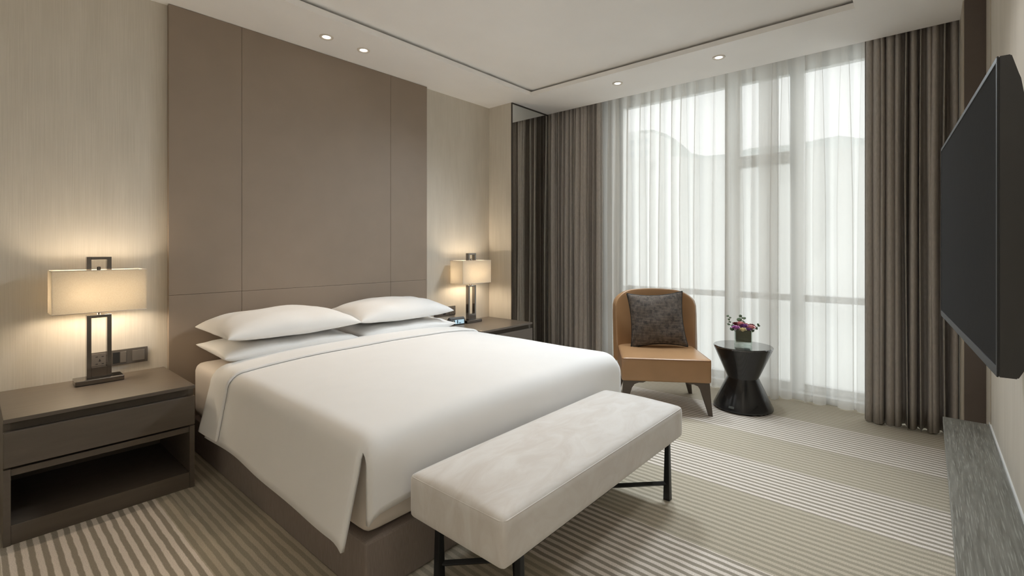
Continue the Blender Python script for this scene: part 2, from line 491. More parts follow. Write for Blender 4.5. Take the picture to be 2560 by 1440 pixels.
M['bld'] = simple('white_building', (.85, .86, .85), .8, noise=.02)
M['bldwin'] = simple('building_window', (.66, .70, .71), .3, noise=.02)
M['bwrap'] = simple('dark_leaf_wrap', (.045, .06, .022), .45, noise=.5, nscale=1.0, stretch=(8, 8, 60))
M['stem'] = simple('plant_stem', (.14, .18, .07), .6, noise=.1)
M['leaf'] = simple('eucalyptus_leaf', (.13, .19, .11), .6, noise=.15)
M['pink'] = simple('pink_petals', (.92, .52, .53), .7, noise=.12)
M['purple'] = simple('purple_petals', (.42, .20, .52), .7, noise=.15)
M['magenta'] = simple('magenta_petals', (.66, .30, .62), .7, noise=.2)
M['cream'] = simple('cream_petals', (.86, .76, .50), .7, noise=.08)
M['burgundy'] = simple('burgundy_petals', (.22, .035, .045), .7, noise=.2)
M['label'] = simple('care_plate', (.20, .22, .22), .3, metal=.7, noise=.02)

# ------------------------------------------------------------------ the room
XW, XE, YS, YN = -2.6, 4.62, -0.26, 3.50      # inner faces
CZ = 2.735                                    # lower ceiling
PX = 4.24                                     # front of the curtain pocket
RX, RY0, RY1, RXW = 3.61, 0.34, 2.90, -1.8    # raised tray in the ceiling
def struct(o): o['kind'] = 'structure'; return o

struct(box('floor', (XW - .1, 4.78, YS - .1, YN + .1, -.12, 0), M['carpet']))
struct(box('wall_north', (XW - .1, 4.78, YN, YN + .12, 0, 3.05), M['wallpaper']))
struct(box('wall_south', (XW - .1, 4.78, YS - .12, YS, 0, 3.05), M['wallpaper']))
struct(box('wall_west', (XW - .12, XW, YS, YN, 0, 3.05), M['plain']))

# window wall: piers and header around the opening, low kerb below
WY0, WY1, WZ0, WZ1 = -.05, 2.52, .05, 2.80
we = struct(empty('wall_east'))
box('pier', (XE, XE + .16, WY1, YN, 0, 3.05), M['plain'], we)
box('pier', (XE, XE + .16, YS, WY0, 0, 3.05), M['plain'], we)
box('header', (XE, XE + .16, WY0, WY1, WZ1, 3.05), M['plain'], we)
box('kerb', (XE - .06, XE + .16, WY0, WY1, 0, WZ0), M['alu_white'], we, bev=.004)

# column beside the nightstand, wallpapered; mirror hangs on its face
struct(box('wall_return', (3.645, XE, 3.19, YN, 0, CZ + .01), M['wallpaper']))

# ceiling: dropped margin, raised tray with a shadow gap, pocket for the curtains
ce = struct(empty('ceiling'))
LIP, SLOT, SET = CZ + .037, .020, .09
for nm, d, za, zb, mm in (('margin', 0, CZ, LIP, 'ceiling'), ('slot_back', SET, LIP, LIP + SLOT, 'gap')):  # slot backs coloured dark to paint the shade in the gap
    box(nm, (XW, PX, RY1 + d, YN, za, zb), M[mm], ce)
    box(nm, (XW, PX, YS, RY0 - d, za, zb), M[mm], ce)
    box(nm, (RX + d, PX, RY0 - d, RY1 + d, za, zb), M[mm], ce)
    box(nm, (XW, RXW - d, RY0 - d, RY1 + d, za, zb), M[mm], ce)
box('tray_panel', (XW, PX, YS, YN, LIP + SLOT, 3.0), M['ceiling'], ce)
box('slab', (XW - .1, 4.78, YS - .1, YN + .1, 3.0, 3.12), M['ceiling'], ce)

# south side pilaster beside the curtain: pale edge, brown face
t1 = struct(empty('trim_1'))
box('pilaster', (3.93, XE, YS, -.157, 0, CZ), M['trim'], t1)
box('panel', (3.922, 3.9305, YS + .001, -.163, 0, CZ), M['brown_panel'], t1)
t2 = struct(empty('trim_2'))
box('strip', (3.68, 3.92, YS, YS + .004, 0, CZ), M['trim'], t2)

# window: frame, mullions, transoms and separate panes
wi = struct(empty('window_1'))
FX0, FX1 = XE + .03, XE + .10
def fr(nm, y0, y1, z0, z1, m='alu', x0=FX0, x1=FX1): return box(nm, (x0, x1, y0, y1, z0, z1), M[m], wi, bev=.004)
MU = [(1.293, 1.426), (.788, .892)]
fr('frame_jamb', WY1 - .05, WY1, WZ0, WZ1); fr('frame_jamb', WY0, WY0 + .05, WZ0, WZ1)
fr('frame_head', WY0 + .05, WY1 - .05, WZ1 - .05, WZ1); fr('frame_sill', WY0 + .05, WY1 - .05, WZ0, WZ0 + .06, 'alu_white')
for a, b in MU: fr('mullion', a, b, WZ0 + .06, WZ1 - .05)
fr('transom', MU[1][1], MU[0][0], 1.985, 2.09)
cols = [(WY0 + .05, MU[1][0]), (MU[1][1], MU[0][0]), (MU[0][1], WY1 - .05)]
for ci, (a, b) in enumerate(cols):
    fr('rail', a, b, .805, .860, 'alu_white', FX0 - .01, FX1 + .01)
    rows = [(WZ0 + .06, .805), (.860, WZ1 - .05)]
    if ci == 1: rows = [(WZ0 + .06, .805), (.860, 1.985), (2.09, WZ1 - .05)]
    for z0, z1 in rows:
        box('pane', (XE + .06, XE + .066, a, b, z0, z1), M['pane'], wi)

# ------------------------------------------------------------------ outside
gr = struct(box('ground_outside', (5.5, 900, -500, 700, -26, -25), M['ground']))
def ridge(name, X, pts, depth, mat, seed):
    rnd = random.Random(seed); bm = bmesh.new()
    ys = [p[0] for p in pts]
    def h(y):
        for (a, b), (c, d) in zip(pts, pts[1:]):
            if a <= y <= c:
                t = (y - a) / (c - a); t = t * t * (3 - 2 * t); return b + (d - b) * t
        return pts[-1][1]
    N = 120; cols = []
    for i in range(N + 1):
        y = ys[0] + (ys[-1] - ys[0]) * i / N
        top = h(y) + rnd.uniform(-.35, .35)
        col = []
        for j in range(7):
            f = j / 6
            col.append(bm.verts.new((X - depth * (1 - f) + rnd.uniform(-2, 2), y, -25 + (top + 25) * (f ** .8) + (rnd.uniform(-.8, .8) if 0 < j < 6 else 0))))
        col.append(bm.verts.new((X + 70, y, -25.5)))
        cols.append(col)
    for A, B in zip(cols, cols[1:]):
        for j in range(7):
            bm.faces.new((A[j], B[j], B[j + 1], A[j + 1]))
    return struct(finish(name, bm, mat, None, True))
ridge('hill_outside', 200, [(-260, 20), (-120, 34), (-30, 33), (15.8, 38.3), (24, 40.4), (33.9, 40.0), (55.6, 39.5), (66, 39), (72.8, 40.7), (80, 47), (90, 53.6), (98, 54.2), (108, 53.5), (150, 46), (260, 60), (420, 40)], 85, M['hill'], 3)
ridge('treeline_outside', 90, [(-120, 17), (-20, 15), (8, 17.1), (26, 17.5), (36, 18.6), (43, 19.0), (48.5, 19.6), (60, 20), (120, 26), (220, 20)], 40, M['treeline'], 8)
bd = empty('far_building', (110, 53, -25), label='pale white building on the hillside outside the window', cat='building')
box('wall', (-4, 6, -4.5, 6.5, 0, 53.5), M['bld'], bd)
box('roof_block', (-1, 4, 1, 6, 53.5, 55.3), M['bld'], bd)
for r in range(3):
    for c in range(5):
        box('window', (-4.06, -3.98, -3.6 + c * 2.0, -2.4 + c * 2.0, 45.6 + r * 2.7, 47 + r * 2.7), M['bldwin'], bd)

# ------------------------------------------------------------------ headboard wall panels
HP = empty('headboard_panel', (1.795, YN, 0), label='tall taupe leather wall panel with thin seams behind the bed', cat='wall panel')
HX = [.81, 1.218, 2.392, 2.785]; HZ = [0.0, .967, CZ]
for i in range(3):
    for j in range(2):
        box('panel', (HX[i] + .0007 - 1.795, HX[i + 1] - .0007 - 1.795, 3.462 - YN, -.006, HZ[j] + .0007, HZ[j + 1] - .0007 - (0.001 if j else 0)), M['leather_panel'], HP, bev=.0016)
box('backing', (HX[0] + .004 - 1.795, HX[3] - .004 - 1.795, -.006, -.001, .01, CZ - .004), M['gap'], HP)

# ------------------------------------------------------------------ mirror on the column
mi = empty('wall_mirror', (3.95, 3.19, 0), label='tall grey tinted mirror in thin dark frame between nightstand and curtain', cat='mirror')
box('glass', (3.652 - 3.95, 4.25 - 3.95, -.008, -.002, .01, CZ - .012), M['mirror'], mi)
box('frame_side', (3.645 - 3.95, 3.652 - 3.95, -.014, 0, 0, CZ - .002), M['mframe'], mi)
box('frame_top', (3.652 - 3.95, 4.25 - 3.95, -.014, 0, CZ - .012, CZ - .002), M['mframe'], mi)
box('frame_side', (4.25 - 3.95, 4.256 - 3.95, -.014, 0, 0, CZ - .002), M['mframe'], mi)

# ------------------------------------------------------------------ ceiling downlights
def downlight(x, y, mat, label):
    o = empty('downlight', (x, y, CZ), label=label, cat='ceiling light', group='recessed ceiling spots')
    lathe('trim_ring', [(.027, .0005), (.028, -.004), (.044, -.006), (.047, -.003), (.047, .0)], M['ring'], o, 32)
    lathe('reflector', [(.0275, -.0035), (.0262, -.002), (.026, -.0008)], M['reflector'], o, 32)
    lathe('lens', [(.0255, -.0022), (.02, -.0028), (0, -.003)], mat, o, 32)
    return o
DL = ['round ceiling spot over the headboard panels, the farther one from the window', 'round ceiling spot over the headboard panels, the nearer one to the window',
      'round ceiling spot above the flower table by the window', 'round ceiling spot by the window, between chair and mirror side curtain']
for i, (x, y, wt, c) in enumerate(SPOTS):
    if i < 4:
        downlight(x, y, M['lens'] if i < 2 else M['lens_dim'], DL[i])
    aim = Vector((1.25, 2.25, 0)) if i < 2 else Vector((x, y, 0))
    if i > 5: aim = Vector((x, -.26, 1.2)) if y < .2 else Vector((-2.6, y, 1.0))      # unseen fill added behind the camera, bounced off the walls
    q = (aim - Vector((x, y, CZ))).to_track_quat('-Z', 'Y').to_euler()
    light('spot_light', 'SPOT', (x, y, CZ - .015), wt, c, (0, R(SPOT_TILT), 0) if i in (2, 3) else q,
          spot_size=R(66 if i < 2 else (120 if i < 4 else (125 if i < 6 else 62))), spot_blend=1.0 if i > 1 else .55,
          shadow_soft_size=.02 if i < 2 else .22)

# ------------------------------------------------------------------ curtains
def curtain_mesh(X, y0, y1, pitch, A, wfr, z0, z1, seed, rows=16, jitter=.35, bulge=.25, ns=14, lean=0.0, flare=.0):
    """hanging cloth: omega folds at a pitch, opening downwards. A, wfr: (top, bottom)"""
    rnd = random.Random(seed); bm = bmesh.new()
    n = max(2, int(round((y1 - y0) / pitch)))
    cent = [(i + .5 + rnd.uniform(-jitter, jitter) * .5) / n for i in range(n)]
    ph = [(rnd.uniform(.7, 1.3), rnd.uniform(-1, 1), rnd.uniform(.7, 1.35), rnd.uniform(-1, 1)) for _ in range(n)]
    grid = []
    for r in range(rows + 1):
        f = r / rows                           # 0 top .. 1 bottom
        z = z1 + (z0 - z1) * f
        e = min(1, f * 2.2) ** .7
        row = [(X, y0, z)]
        span = (y1 - y0) * (1 + flare * f)
        for i in range(n):
            k, s1, k2, s2 = ph[i]
            a = (A[0] + (A[1] - A[0]) * e) * k
            hw = (wfr[0] + (wfr[1] - wfr[0]) * e) * .5 * (y1 - y0) / n * k2
            yc = y0 + cent[i] * span + .012 * s1 * math.sin(f * 2.2 + s2 * 3) * e + lean * f
            for s in range(ns):
                th = 2 * math.pi * s / ns
                y = yc - hw * math.cos(th / 2) + bulge * hw * math.sin(th) * (1 if s2 > 0 else -1)
                x = X + a * .5 - a * (1 - math.cos(th)) * .5 + .006 * math.sin(f * 5 + i * 1.7) * e
                row.append((x, max(y0 + .002, min(y1 - .002, y)), z))
        row.append((X, y1, z))
        grid.append(row)
    V = [[bm.verts.new(p) for p in row] for row in grid]
    for A_, B_ in zip(V, V[1:]):
        for a in range(len(A_) - 1):
            bm.faces.new((A_[a], A_[a + 1], B_[a + 1], B_[a]))
    return bm

def drape_curtain(name, label, *a, **k):
    th = k.pop('thick', .003); mat = k.pop('mat')
    o = finish(name, curtain_mesh(*a, **k), M[mat], None, True, recalc=False)
    if th:
        m = o.modifiers.new('solid', 'SOLIDIFY'); m.thickness = th
    return tag(o, label, 'curtain')

drape_curtain('blackout_curtain', 'heavy taupe curtain hanging beside the tinted mirror', 4.32, 2.545, 3.168, .047, (.07, .10), (.75, .95), .008, 2.97, 5, mat='curtain', bulge=.5, rows=20, jitter=.6)
drape_curtain('blackout_curtain', 'heavy taupe curtain hanging behind the television', 4.32, -.152, .345, .043, (.07, .11), (.75, .95), .008, 2.97, 11, mat='curtain', bulge=.5, rows=20, jitter=.6)
drape_curtain('sheer_curtain', 'white sheer curtain behind the tan chair', 4.425, .93, 2.60, .122, (.04, .06), (.17, .50), .006, 2.96, 21, mat='sheer', thick=0, rows=22, bulge=.35, jitter=.6)
drape_curtain('sheer_curtain', 'white sheer curtain between the vase and the television side curtain', 4.497, .30, 1.10, .128, (.04, .06), (.17, .50), .006, 2.96, 29, mat='sheer', thick=0, rows=22, bulge=.35, jitter=.6)

# ------------------------------------------------------------------ bed
BX0, BX1, BY0, BY1 = .93, 2.68, 1.495, 3.455
BZ, MZ = .216, .545
bed = empty('bed', ((BX0 + BX1) / 2, (BY0 + BY1) / 2, 0), label='upholstered double bed base with mattress against the leather panels', cat='bed')
bcx, bcy = bed.location.x, bed.location.y
box('base', (BX0 - bcx, BX1 - bcx, BY0 - bcy, BY1 - bcy, 0, BZ - .006), M['base'], bed, bev=.012, seg=3)
bm = rbox(((BX1 - BX0) / 2 - .004, (BY1 - BY0) / 2 - .006, (MZ - BZ) / 2), .05, (30, 30, 10), .012)
mt = finish('mattress', bm, M['sheet'], bed, True); mt.location = (0, 0, (MZ + BZ) / 2)

# duvet: flat top, rounded edges, three hanging flaps with open corners at the foot
def noise2(x, y):
    return math.sin(3.1 * x + 1.3 * y + .4) * math.sin(2.3 * y - 1.1 * x + 1.2) + .5 * math.sin(6.3 * x - 2.0 * y) * math.sin(5.1 * y + 2.2 * x)
DZ = .598
def drape(d, r, fl):
    if d <= 0: return 0.0, 0.0
    a = r * math.pi / 2
    if d < a: return r * math.sin(d / r), r * (1 - math.cos(d / r))
    return r + (d - a) * fl, r + (d - a) * math.sqrt(1 - fl * fl)
def duvet_point(s, t, off=0.0):
    """s: metres across from the left flat edge, t: metres from the foot flat edge towards the head"""
    RS, RF = .085, .10
    x0, x1, y0 = BX0 + .045, BX1 - .045, BY0 + .055
    W = x1 - x0
    dl, dr, df = max(0, -s), max(0, s - W), max(0, -t)
    ox, zx = drape(dl or dr, RS + off, .20 if dl else .12)
    oy, zy = drape(df, RF + off, .03)
    sc = max(0, min(W, s)); tc = max(0, t)
    x = x0 + sc - (ox if dl else 0) + (ox if dr else 0)
    y = y0 + tc - oy
    u = sc / W; v = min(1, tc / 1.4)
    crown = .030 * (1 - (2 * u - 1) ** 4) * (.45 + .55 * math.sin(min(1, tc / .9) * math.pi / 2))
    z = DZ + off + crown - zx - zy + .004 * noise2(x * 1.4, y * 1.4)
    hang = max(0, zx - RS)
    x += (.012 * math.sin(y * 4.2 + .6) + .006 * math.sin(y * 9.1)) * (hang / .35) * (-1 if dl else 1) * (1 if (dl or dr) else 0)
    hf = max(0, zy - RF)
    y -= (.010 * math.sin(x * 4.0) + .004 * math.sin(x * 10)) * (hf / .3)
    return Vector((x, y, z))
def duvet_mesh(t_lo, t_hi, off, side, foot, ns=90, nt=70, cut=.06):
    W = (BX1 - .045) - (BX0 + .045)
    bm = bmesh.new(); V = {}
    S_ = [-side + (W + 2 * side) * i / ns for i in range(ns + 1)]
    T_ = [-foot + (t_hi + foot) * j / nt for j in range(nt + 1)] if foot else [t_lo + (t_hi - t_lo) * j / nt for j in range(nt + 1)]
    for i, s in enumerate(S_):
        for j, t in enumerate(T_):
            V[i, j] = (s, t)
    made = {}
    def vert(i, j):
        if (i, j) not in made: made[i, j] = bm.verts.new(duvet_point(*V[i, j], off))
        return made[i, j]
    for i in range(ns):
        for j in range(nt):
            s = (S_[i] + S_[i + 1]) / 2; t = (T_[j] + T_[j + 1]) / 2
            if (s < -cut or s > W + cut) and t < -cut: continue
            bm.faces.new((vert(i, j), vert(i + 1, j), vert(i + 1, j + 1), vert(i, j + 1)))
    return bm
dv = empty('duvet', (bcx, bcy, 0), label='smooth white duvet spread over the bed with folded-back head end', cat='duvet')
def off_parent(o):
    o.matrix_parent_inverse = Matrix.Translation((-bcx, -bcy, 0)); return o
d1 = off_parent(finish('cover', duvet_mesh(0, 1.33, 0, .40, .33), M['white'], dv, True))
m_ = d1.modifiers.new('solid', 'SOLIDIFY'); m_.thickness = .016; m_.offset = -1
d2 = off_parent(finish('turned_back_fold', duvet_mesh(1.165, 1.39, .016, .405, 0, nt=14), M['fold'], dv, True))
m_ = d2.modifiers.new('solid', 'SOLIDIFY'); m_.thickness = .014; m_.offset = -1
m_ = d2.modifiers.new('bev', 'BEVEL'); m_.width = .005; m_.segments = 2; m_.limit_method = 'ANGLE'

# ------------------------------------------------------------------ pillows
def pillow_mesh(w_, d_, ht, hb, n=36, pinch=.05, wr=.003, seed=0, pw=.42):
    """ht / hb: rise above and below the seam"""
    rnd = random.Random(seed); p1, p2, p3 = rnd.uniform(0, 6), rnd.uniform(0, 6), rnd.uniform(0, 6)
    bm = bmesh.new(); T = {}; B = {}
    g = [math.sin((-1 + 2 * i / n) * math.pi / 2) for i in range(n + 1)]
    for i, u in enumerate(g):
        for j, v in enumerate(g):
            x = w_ / 2 * u * (1 - pinch * (1 - v * v) * abs(u) ** 3)
            y = d_ / 2 * v * (1 - pinch * 1.3 * (1 - u * u) * abs(v) ** 3)
            t = (max(0, 1 - abs(u) ** 2.4) ** pw) * (max(0, 1 - abs(v) ** 2.4) ** pw)
            wv = wr * (math.sin(7 * u + 3 * v + p1) + math.sin(9 * v - 4 * u + p2) * .7 + math.sin(15 * u * v + p3) * .5) * min(1, t * 2)
            edge = i in (0, n) or j in (0, n)
            a = bm.verts.new((x, y, t * ht + wv)); T[i, j] = a
            B[i, j] = a if edge else bm.verts.new((x, y, -t * hb + wv * .4))
    for i in range(n):
        for j in range(n):
            bm.faces.new((T[i, j], T[i + 1, j], T[i + 1, j + 1], T[i, j + 1]))
            bm.faces.new((B[i, j], B[i, j + 1], B[i + 1, j + 1], B[i + 1, j]))
    return bm
def pillow(label, loc, rot, seed, size):
    o = finish('pillow', pillow_mesh(*size, seed=seed), M['white'], None, True)
    o.location = loc; o.rotation_euler = rot
    return tag(o, label, 'pillow', 'white bed pillows')
LO, UP = (.84, .54, .052, .082), (.83, .54, .110, .050)
pillow('white pillow lying under another, on the bed side away from the window', (1.365, 3.178, .646), (R(1), 0, R(-1)), 1, LO)
pillow('white pillow lying on another, on the bed side away from the window', (1.36, 3.175, .756), (R(1.5), 0, R(1)), 2, UP)
pillow('white pillow lying under another, on the bed side towards the alarm clock', (2.225, 3.178, .646), (R(1), 0, R(1)), 3, LO)
pillow('white pillow lying on another, on the bed side towards the alarm clock', (2.20, 3.178, .756), (R(1.5), 0, R(-1)), 4, UP)

# ------------------------------------------------------------------ nightstands
NH = .535
def nightstand(x0, x1, label):
    cx = (x0 + x1) / 2; y0, y1 = 2.905, YN - .002; cyy = (y0 + y1) / 2
    o = empty('nightstand', (cx, cyy, 0), label=label, cat='nightstand', group='bedside nightstands')
    a, b, c, d = x0 - cx, x1 - cx, y0 - cyy, y1 - cyy
    box('top', (a, b, c, d, NH - .018, NH), M['night'], o, bev=.002)
    for e0, e1 in ((a, a + .022), (b - .022, b)):
        bm = bmesh.new(); add_box(bm, e0, e1, c + .004, d, 0, .322); add_box(bm, e0, e1, c + .03, d, .322, NH - .018)
        finish('side_panel', bm, M['night'], o)
    box('back_panel', (a + .022, b - .022, d - .012, d, .08, NH - .018), M['night'], o)
    box('groove_board', (a + .022, b - .022, c + .03, c + .045, .478, NH - .018), M['gap'], o)
    dr = box('drawer', (a, b, c - .002, c + .018, .330, .480), M['night'], o, bev=.003)
    box('rail', (a + .022, b - .022, c + .012, d - .012, .290, .318), M['night'], o, bev=.0015)
    box('plinth', (a + .022, b - .022, c + .008, d - .012, 0, .082), M['night'], o, bev=.0015)
    return o
nightstand(.105, .795, 'taupe wooden nightstand with drawer and open niche, lamp and socket plate at its back')
nightstand(2.945, 3.635, 'taupe wooden nightstand beside the tinted mirror carrying lamp and clock')

# ------------------------------------------------------------------ table lamps
def lamp(x, y, label, watts):
    o = empty('table_lamp', (x, y, NH), label=label, cat='lamp', group='bedside table lamps')
    box('foot_plate', (-.10, .10, -.055, .055, 0, .028), M['bronze'], o, bev=.004)
    b_, hw, dp = .0095, .051, .019
    def ring(nm, z0, z1, lowbar):
        bm = bmesh.new()
        add_box(bm, -hw, -hw + 2 * b_, -dp, dp, z0, z1); add_box(bm, hw - 2 * b_, hw, -dp, dp, z0, z1)
        add_box(bm, -hw + 2 * b_, hw - 2 * b_, -dp, dp, z1 - .016, z1)
        add_box(bm, -hw + 2 * b_, hw - 2 * b_, -dp, dp, z0, z0 + lowbar)
        return mod_bevel(finish(nm, bm, M['bronze'], o), .0012, 2)
    ring('stem_frame', .028, .362, .055)
    ring('top_frame', .56, .672, .016)
    lathe('neck', [(0, .362), (.009, .362), (.009, .40), (0, .40)], M['bronze'], o, 16)
    lathe('finial', [(0, .56), (.008, .56), (.008, .618), (0, .62)], M['bronze'], o, 16)
    lathe('bulb', [(0, .40), (.012, .402), (.013, .43), (.028, .465), (.024, .49), (0, .502)], M['bulb'], o, 20)
    # shade: open box, thin walls
    W_, D_, z0, z1, t = .191, .0875, .382, .602, .0025
    sh = bmesh.new()
    def rect(w2, d2, z): return [sh.verts.new(p) for p in ((-w2, -d2, z), (w2, -d2, z), (w2, d2, z), (-w2, d2, z))]
    a, b = rect(W_, D_, z0), rect(W_, D_, z1)
    for i in range(4):
        sh.faces.new((a[i], a[(i + 1) % 4], b[(i + 1) % 4], b[i]))
    s = finish('shade', sh, M['shade'], o)
    m = s.modifiers.new('solid', 'SOLIDIFY'); m.thickness = t
    for nm, z in (('shade_rim', z1), ('shade_rim', z0)):
        tube(nm, [(-W_, -D_, z), (W_, -D_, z), (W_, D_, z), (-W_, D_, z)], .002, M['ring'], s, 6, True)
    box('shade_bar', (-W_, W_, -.003, .003, z1 - .006, z1 - .002), M['bronze'], s)
    for sx in (-1, 1):
        l = light('lamp_light', 'POINT', (sx * .075, .028, .472), watts / 2, WARM, shadow_soft_size=.05); l.parent = o
    return o
lamp(.474, 3.365, 'bronze framed table lamp with linen box shade, without a clock beside it', 6.4)
lamp(3.25, 3.365, 'bronze framed table lamp with linen box shade beside the alarm clock', 5.8)

# ------------------------------------------------------------------ socket plates
def socket_plate(x0, z0, label, kinds):
    n = len(kinds); s = .087
    o = empty('socket_plate', (x0 + n * s / 2, YN, z0), label=label, cat='socket plate', group='graphite socket plates over the nightstands')
    a = -n * s / 2
    box('frame', (a, -a, -.010, -.0005, 0, s), M['plate'], o, bev=.002)
    for i, k in enumerate(kinds):
        c = a + (i + .5) * s
        if k == 'socket':
            f = box('socket_face', (c - .036, c + .036, -.0125, -.010, .0075, s - .0075), M['plate_mod'], o, bev=.001)
            for (dx, dz, w_, h_) in ((-.013, .062, .010, .004), (.013, .062, .010, .004), (-.013, .022, .010, .004), (.013, .022, .010, .004), (0, .042, .004, .014), (0, .038, .012, .003)):
                box('slot', (c + dx - w_ / 2, c + dx + w_ / 2, -.0129, -.0124, dz - h_ / 2, dz + h_ / 2), M['slot'], f)
        elif k == 'switch':
            box('rocker', (c - .030, c + .030, -.0135, -.010, .013, s - .013), M['plate_mod'], o, bev=.0015)
        else:
            box('usb_face', (c - .030, c, -.0125, -.010, .013, s - .013), M['slot'], o, bev=.001)
            box('rocker', (c + .002, c + .030, -.0135, -.010, .013, s - .013), M['plate_mod'], o, bev=.0015)
    return o
socket_plate(.452, .585, 'long graphite socket and switch plate behind the lamp without a clock', ['socket', 'usb', 'switch'])
socket_plate(2.90, .606, 'graphite socket plate half hidden by pillows near the alarm clock', ['switch', 'usb', 'socket'])

# ------------------------------------------------------------------ alarm clock
ck = empty('alarm_clock', (3.055, 3.375, NH), rz=R(-12), label='small black digital alarm clock with pale blue screen on nightstand', cat='clock')
prism('body', [(-.045, 0), (.045, 0), (.038, .03), (-.004, .068), (-.030, .072), (-.042, .05)][::-1], 'x', -.082, .082, M['tvblack'], ck, bev=.006)
# front slope runs from (-.042,.05)... screen lies on the side towards the room
def sloped(name, x0, x1, f0, f1, mat, lift):
    A = Vector((-.0452, .004)); B = Vector((-.0425, .050)); d = B - A; n_ = Vector((-d.y, d.x)).normalized()
    P0, P1 = A + d * f0 + n_ * lift, A + d * f1 + n_ * lift
    bm = bmesh.new()
    vs = [bm.verts.new((x0, P0.x, P0.y)), bm.verts.new((x1, P0.x, P0.y)), bm.verts.new((x1, P1.x, P1.y)), bm.verts.new((x0, P1.x, P1.y))]
    w2 = [bm.verts.new((v.co.x, v.co.y + .003, v.co.z)) for v in vs]
    bm.faces.new(vs); bm.faces.new(w2[::-1])
    for i in range(4): bm.faces.new((vs[i], vs[(i + 1) % 4], w2[(i + 1) % 4], w2[i]))
    return finish(name, bm, mat, ck)
sc_ = sloped('screen', -.030, .068, .12, .95, M['lcd'], .0015)
sc_.data.materials[0] = M['lcd']
g1 = sloped('screen_mark', -.008, .002, .2, .9, M['lcd_dark'], .002)
g2 = sloped('screen_mark', .010, .034, .2, .34, M['lcd_dark'], .002)
b1 = sloped('button', -.052, -.042, .60, .80, M['btn'], .0025)
b2 = sloped('button', -.052, -.042, .25, .45, M['btn'], .0025)

# ------------------------------------------------------------------ bench at the foot of the bed
bx0, bx1, by0, by1 = 1.045, 2.42, .945, 1.405
bn = empty('bench', ((bx0 + bx1) / 2, (by0 + by1) / 2, 0), label='long padded bench in pale grey velvet on black steel legs at the bed foot', cat='bench')
hx, hy = (bx1 - bx0) / 2, (by1 - by0) / 2
cu = finish('cushion', rbox((hx, hy, .078), .022, (44, 22, 8), .040), M['velvet'], bn, True); cu.location = (0, 0, .366)
def rrect(hx_, hy_, r_, z, k=6):
    pts = []
    for cx_, cy_, a0 in ((hx_ - r_, hy_ - r_, 0), (-hx_ + r_, hy_ - r_, 90), (-hx_ + r_, -hy_ + r_, 180), (hx_ - r_, -hy_ + r_, 270)):
        for i in range(k + 1):
            a = R(a0 + 90 * i / k); pts.append((cx_ + r_ * math.cos(a), cy_ + r_ * math.sin(a), z))
    return pts
pp = tube('piping', rrect(hx - .005, hy - .005, .022, .069), .0026, M['velvet'], cu, 6, True)
for sx in (-1, 1):
    for sy in (-1, 1):
        bm = bmesh.new()
        X_, Y_ = sx * (hx - .115), sy * (hy - .035)
        for (w0, z) in ((.011, .302), (.016, 0.0)):
            pass
        vs0 = [bm.verts.new((X_ + a * .011, Y_ + b * .011, .292)) for a, b in ((-1, -1), (1, -1), (1, 1), (-1, 1))]
        vs1 = [bm.verts.new((X_ + a * .0165, Y_ + b * .0165, 0)) for a, b in ((-1, -1), (1, -1), (1, 1), (-1, 1))]
        bm.faces.new(vs0); bm.faces.new(vs1[::-1])
        for i in range(4): bm.faces.new((vs0[i], vs0[(i + 1) % 4], vs1[(i + 1) % 4], vs1[i]))
        mod_bevel(finish('leg', bm, M['black_metal'], bn), .003)
bm = bmesh.new(); zs = .080; jx = hx - .32
add_tube(bm, [(-jx, 0, zs), (jx, 0, zs)], .0125, 4)
for sx in (-1, 1):
    for sy in (-1, 1):
        add_tube(bm, [(sx * jx, 0, zs), (sx * (hx - .115), sy * (hy - .035), zs)], .0125, 4)
mod_bevel(finish('stretcher', bm, M['black_metal'], bn), .002)

# ------------------------------------------------------------------ tan chair
cth = R(HEAD)
fwd = Vector((math.cos(cth), math.sin(cth), 0)); rgt = Vector((math.sin(cth), -math.cos(cth), 0))
def at_cam(t, lat): return fwd * t + rgt * lat
Cf = at_cam((3.54 + 3.63) / 2, (1.484 + .835) / 2)         # middle of the front edge
rot = R(HEAD - 90 - 7.7)                                    # local +y points to the chair's back, +x to its side by the table
ch = empty('lounge_chair', (Cf.x, Cf.y, 0), rz=rot, label='armless tan leather lounge chair holding a dark tweed cushion', cat='chair')
SW, SD, SZ0, SZ1 = .655, .60, .245, .42
bm = rbox((SW / 2, SD / 2, (SZ1 - SZ0) / 2), .016, (20, 20, 8), .014)
for v in bm.verts:                                          # slightly narrower to the back
    v.co.x *= 1 - .05 * (v.co.y / SD + .5)
se = finish('seat', bm, M['tan'], ch, True); se.location = (0, SD / 2, (SZ0 + SZ1) / 2)
pipe_pts = [(p[0] * (1 - .05 * (p[1] / SD + .5)), p[1], p[2]) for p in rrect(SW / 2 - .003, SD / 2 - .003, .015, (SZ1 - SZ0) / 2 - .006)]
tube('piping', pipe_pts, .0035, M['tan_pipe'], se, 6, True)
